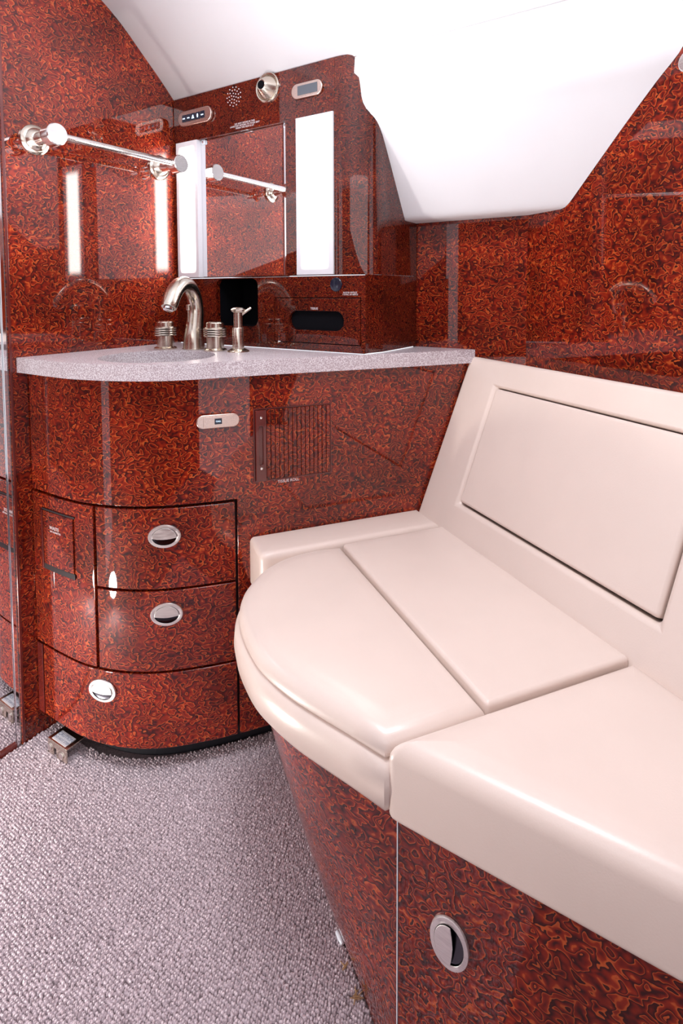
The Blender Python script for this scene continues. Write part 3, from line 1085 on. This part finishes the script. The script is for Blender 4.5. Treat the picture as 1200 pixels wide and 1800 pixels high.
# ------------------------------------------------------------------ bench: cushions, shroud, front panel, backrest
lid_edge = [(0.440, 1.0870), (0.385, 1.0950), (0.325, 1.0880), (0.280, 1.0680), (0.2450, 1.0380), (0.2120, 0.9950), (0.1930, 0.9480), (0.1850, 0.9000),
            (0.1850, 0.8450), (0.1925, 0.7850), (0.2150, 0.7230), (0.2400, 0.6750), (0.2660, 0.6290), (0.2900, 0.5835)]
lid_c = [(p.x, p.y) for p in catmull([(x, y, 0) for x, y in lid_edge], 5)]
lid_c = [q for i, q in enumerate(lid_c) if i in (0, len(lid_c) - 1) or min((Vector(q) - Vector(lid_c[j])).length for j in (0, -1)) > 0.042]
YS = 0.5835
tl = thing('toilet_lid_cushion', (0.43, 0.84, 0.386), 'D shaped blush leather lid cushion with a seam across its top', 'cushion')
poly = lid_c + [(0.435, YS)]
finish(cushion_mesh(poly, pillow_profile(0.4745, 0.504, 0.022, 0.0025, rb=0.004)), 'round_pad', LEATHER, tl, smooth_angle=60)
poly = [(0.4362, YS), (0.6840, YS), (0.6840, 1.0855), (0.4405, 1.0865)]
finish(cushion_mesh(poly, pillow_profile(0.4745, 0.504, 0.0065, 0.0012, rb=0.004), [0.006] * 4), 'rear_pad', LEATHER, tl, smooth_angle=60)
band_c = [(x, y) for x, y in lid_c]
poly = band_c + [(0.684, YS), (0.684, 1.0855)]
band_prof = [(0.024, 0.3960), (0.014, 0.3980), (0.004, 0.4060), (-0.006, 0.4200), (-0.0090, 0.4400), (-0.0075, 0.4580), (-0.002, 0.4700), (0.006, 0.4738)]
finish(cushion_mesh(poly, band_prof), 'side_band', LEATHER, tl, smooth_angle=60)

rc = [(0.2680, 1.0985), (0.6840, 1.0985), (0.6840, 1.2000), (0.2680, 1.2000)]
o = finish(cushion_mesh(rc, pillow_profile(0.400, 0.5045, 0.014, 0.0012, rb=0.004), [0.018, 0.004, 0.004, 0.008]), 'rear_strip_cushion', LEATHER, smooth_angle=60)
info(o, 'narrow blush leather strip cushion between the lid and the vanity', 'cushion')

bd = -Mv
p0 = Vector((0.2870, 0.5790, 0))
p1 = p0 + bd * 0.45
bc = [(p0.x, p0.y), (p1.x, p1.y), (0.6840, p1.y), (0.6840, 0.5790)]
o = finish(cushion_mesh(bc, pillow_profile(0.405, 0.508, 0.024, 0.0020, rb=0.010), [0.014, 0.004, 0.004, 0.004]), 'bench_cushion', LEATHER, smooth_angle=60)
info(o, 'thick blush leather bench cushion nearest the camera, with a straight front', 'cushion')

# shroud under the lid: lofted from the D outline to a straight foot
topc = [(0.50, 1.150), (0.36, 1.120), (0.285, 1.055), (0.240, 0.990), (0.216, 0.930), (0.208, 0.870), (0.212, 0.800), (0.230, 0.735), (0.258, 0.680), (0.292, 0.635), (0.3200, 0.6090)]
botc = [(0.50, 1.120), (0.440, 1.080), (0.395, 1.030), (0.362, 0.975), (0.340, 0.920), (0.3265, 0.865), (0.3210, 0.810), (0.3200, 0.760), (0.3200, 0.710), (0.3200, 0.660), (0.3200, 0.6090)]
tc_ = catmull([(x, y, 0) for x, y in topc], 5)
bc_ = catmull([(x, y, 0) for x, y in botc], 5)
rings = []
for f in np.linspace(0, 1, 9):
    z = 0.392 * f
    g_ = f ** 0.85
    ring = [b_.lerp(t_, g_) + ZV * (z + 0.002) for b_, t_ in zip(bc_, tc_)]
    ring += [Vector((0.60, 0.612, z + 0.002)), Vector((0.60, 1.12, z + 0.002))]
    rings.append(ring)
o = finish(loft_mesh(rings), 'toilet_shroud', WOOD, smooth_angle=45)
info(o, 'tapering mahogany shroud under the round lid cushion, down to the carpet', 'base')

bp = thing('bench_box', FP(0.05, 0.0), 'flat mahogany front panel with a flush latch under the bench cushion', 'panel')
plate('panel', [(-0.32, 0.002), (0.3135, 0.002), (0.3135, 0.3945), (0.284, 0.3945), (0.284, 0.4045), (-0.32, 0.4045)], FP, -0.018, 0.0, WOOD, bp, bevel=0.0012)
plate('edge_strip', rect(0.3140, 0.3152, 0.002, 0.3945), FP, -0.016, 0.0004, CLEAR, bp)
latch(bp, FP(0.2435, 0.2490), -ZV, Mv, -Lv, 0.0325, 0.0250)

# backrest: leaning padded frame with an inset panel
br = thing('back_cushion', (0.74, 0.6, 0.5), 'leaning blush leather backrest with an inset padded panel behind the bench', 'backrest')
Y0, Y1, VT = 0.02, 1.1995, 0.400
HOLE = [(0.5585, 0.060), (1.0610, 0.0625), (1.0690, 0.3385), (0.5545, 0.3385)]
HOLE = [(1.0635, 0.0625)] and [(0.5600, 0.0640), (1.0625, 0.0640), (1.0665, 0.3370), (0.5600, 0.3370)]
fr = plate('frame', [(Y0, -0.02), (Y1, -0.02), (Y1, VT), (Y0, VT)], FR, -0.06, 0.0, LEATHER, br, holes=[HOLE], bevel=0.011, segs=4, smooth_angle=60)
plate('recess', [(0.54, 0.045), (1.08, 0.045), (1.08, 0.355), (0.54, 0.355)], FR, -0.075, -0.061, BLACK, br)
INS = [(0.5625, 0.0690), (1.0605, 0.0690), (1.0645, 0.3345), (0.5625, 0.3345)]
plate('inset_panel', INS, FR, -0.055, 0.0005, LEATHER, br, bevel=0.007, segs=4, smooth_angle=60)
# ledge closing the space behind the backrest
me = mesh_of([(0.83, 0.0, 0.845), (0.907, 0.0, 0.845), (0.907, 1.08, 0.845), (0.835, 1.188, 0.845), (0.83, 1.188, 0.845),
              (0.83, 0.0, 0.835), (0.907, 0.0, 0.835), (0.907, 1.08, 0.835), (0.835, 1.188, 0.835), (0.83, 1.188, 0.835)],
             [(0, 1, 2, 3, 4), (9, 8, 7, 6, 5), (0, 5, 6, 1), (1, 6, 7, 2), (2, 7, 8, 3), (3, 8, 9, 4), (4, 9, 5, 0)])
structure(finish(me, 'trim_1', WOOD_EDGE))

# ------------------------------------------------------------------ small things
bk0 = [(-0.1525, 1.3850), (-0.1115, 1.3290), (-0.0690, 1.3600), (-0.1100, 1.4160)]
fb = thing('floor_bracket', (-0.11, 1.372, 0.0), 'metal floor bracket with a white caution sticker beside the vanity foot', 'bracket')
P = [Vector((x, y, 0)) for x, y in bk0]
th = 0.003
finish(loft_mesh([[p + ZV * 0.033 for p in P], [p + ZV * 0.036 for p in P]]), 'top_plate', NICKEL, fb, bevel=0.0008)
u = (P[1] - P[0]).normalized()
v = (P[3] - P[0]).normalized()
wid = (P[1] - P[0]).length
FK = Frame(P[0], u, ZV, -v)
plate('front_plate', [(0, 0.004), (wid * 0.30, 0.004), (wid * 0.30, 0.022), (wid * 0.45, 0.022), (wid * 0.45, 0.004), (wid, 0.004), (wid, 0.0325), (0, 0.0325)],
      FK, -0.003, 0.0, NICKEL, fb, bevel=0.0006)
lathe('screw', [(0.0075, 0.0), (0.0075, 0.002), (0.004, 0.0035)], FK(wid * 0.75, 0.015, 0.0002), NICKEL_BRIGHT, fb, axis=-v, seg=16)
lathe('screw', [(0.0075, 0.0), (0.0075, 0.002), (0.004, 0.0035)], FK(wid * 0.12, 0.018, 0.0002), NICKEL_BRIGHT, fb, axis=-v, seg=16)
FS = Frame(P[0] + u * wid / 2 + v * 0.0 + ZV * 0.0362, u, v, ZV)
st = plate('caution_sticker', rect(-wid * 0.36, wid * 0.36, 0.004, 0.030), FS, 0.0, 0.0004, STICKER, fb)
text('sticker_lettering', 'CAUTION', FS, 0, 0.0215, 0.0115, INK, st, e=0.0006, thick=0.0001)
text('sticker_lettering', 'DO NOT STEP', FS, 0, 0.0110, 0.0078, INK, st, e=0.0006, thick=0.0001)

me = tube_mesh([(0.3130, 0.7990, 0.008), (0.3135, 0.7890, 0.010), (0.3145, 0.7800, 0.008)], [0.0035, 0.0045, 0.0030], 10)
o = finish(me, 'plastic_clip', CLEAR, smooth_angle=50)
info(o, 'tiny clear plastic clip on the carpet at the foot of the shroud', 'clip')
for i, (x, y, lab) in enumerate(((0.3075, 0.7540, 'thin tan shred of fibre on the carpet nearer the clear clip'),
                                 (0.3085, 0.7120, 'frayed tan tuft of fibre on the carpet farther from the clear clip'))):
    bm = bmesh.new()
    for k in range(3 + 3 * i):
        a = random.uniform(0, 2 * math.pi)
        L_ = 0.006 + 0.002 * i
        c = Vector((x + random.uniform(-1, 1) * 0.003, y + random.uniform(-1, 1) * 0.003, 0.0065))
        d = Vector((math.cos(a), math.sin(a), 0))
        q = tube_mesh([c - d * L_, c + ZV * 0.001, c + d * L_ + ZV * 0.002], [0.0006, 0.0009, 0.0005], 6)
        bm.from_mesh(q)
        bpy.data.meshes.remove(q)
    me = bpy.data.meshes.new('shred')
    bm.to_mesh(me)
    bm.free()
    info(finish(me, 'fibre_shred', STRAW), lab, 'debris')

hk = thing('coat_hook', FB(0.690, 1.405), 'round bright metal coat hook on the wood panel at the far right edge', 'hook')
lathe('rose', [(0.0200, 0.0005), (0.0200, 0.004), (0.0170, 0.0065)], FB(0.662, 1.400), NICKEL_BRIGHT, hk, axis=(-1, 0, 0))
lathe('post', [(0.0080, 0.0066), (0.0080, 0.030)], FB(0.662, 1.400), NICKEL_BRIGHT, hk, axis=(-1, 0, 0))
lathe('end_disc', [(0.0160, 0.0302), (0.0175, 0.032), (0.0175, 0.038), (0.0150, 0.040)], FB(0.662, 1.400), NICKEL_BRIGHT, hk, axis=(-1, 0, 0))
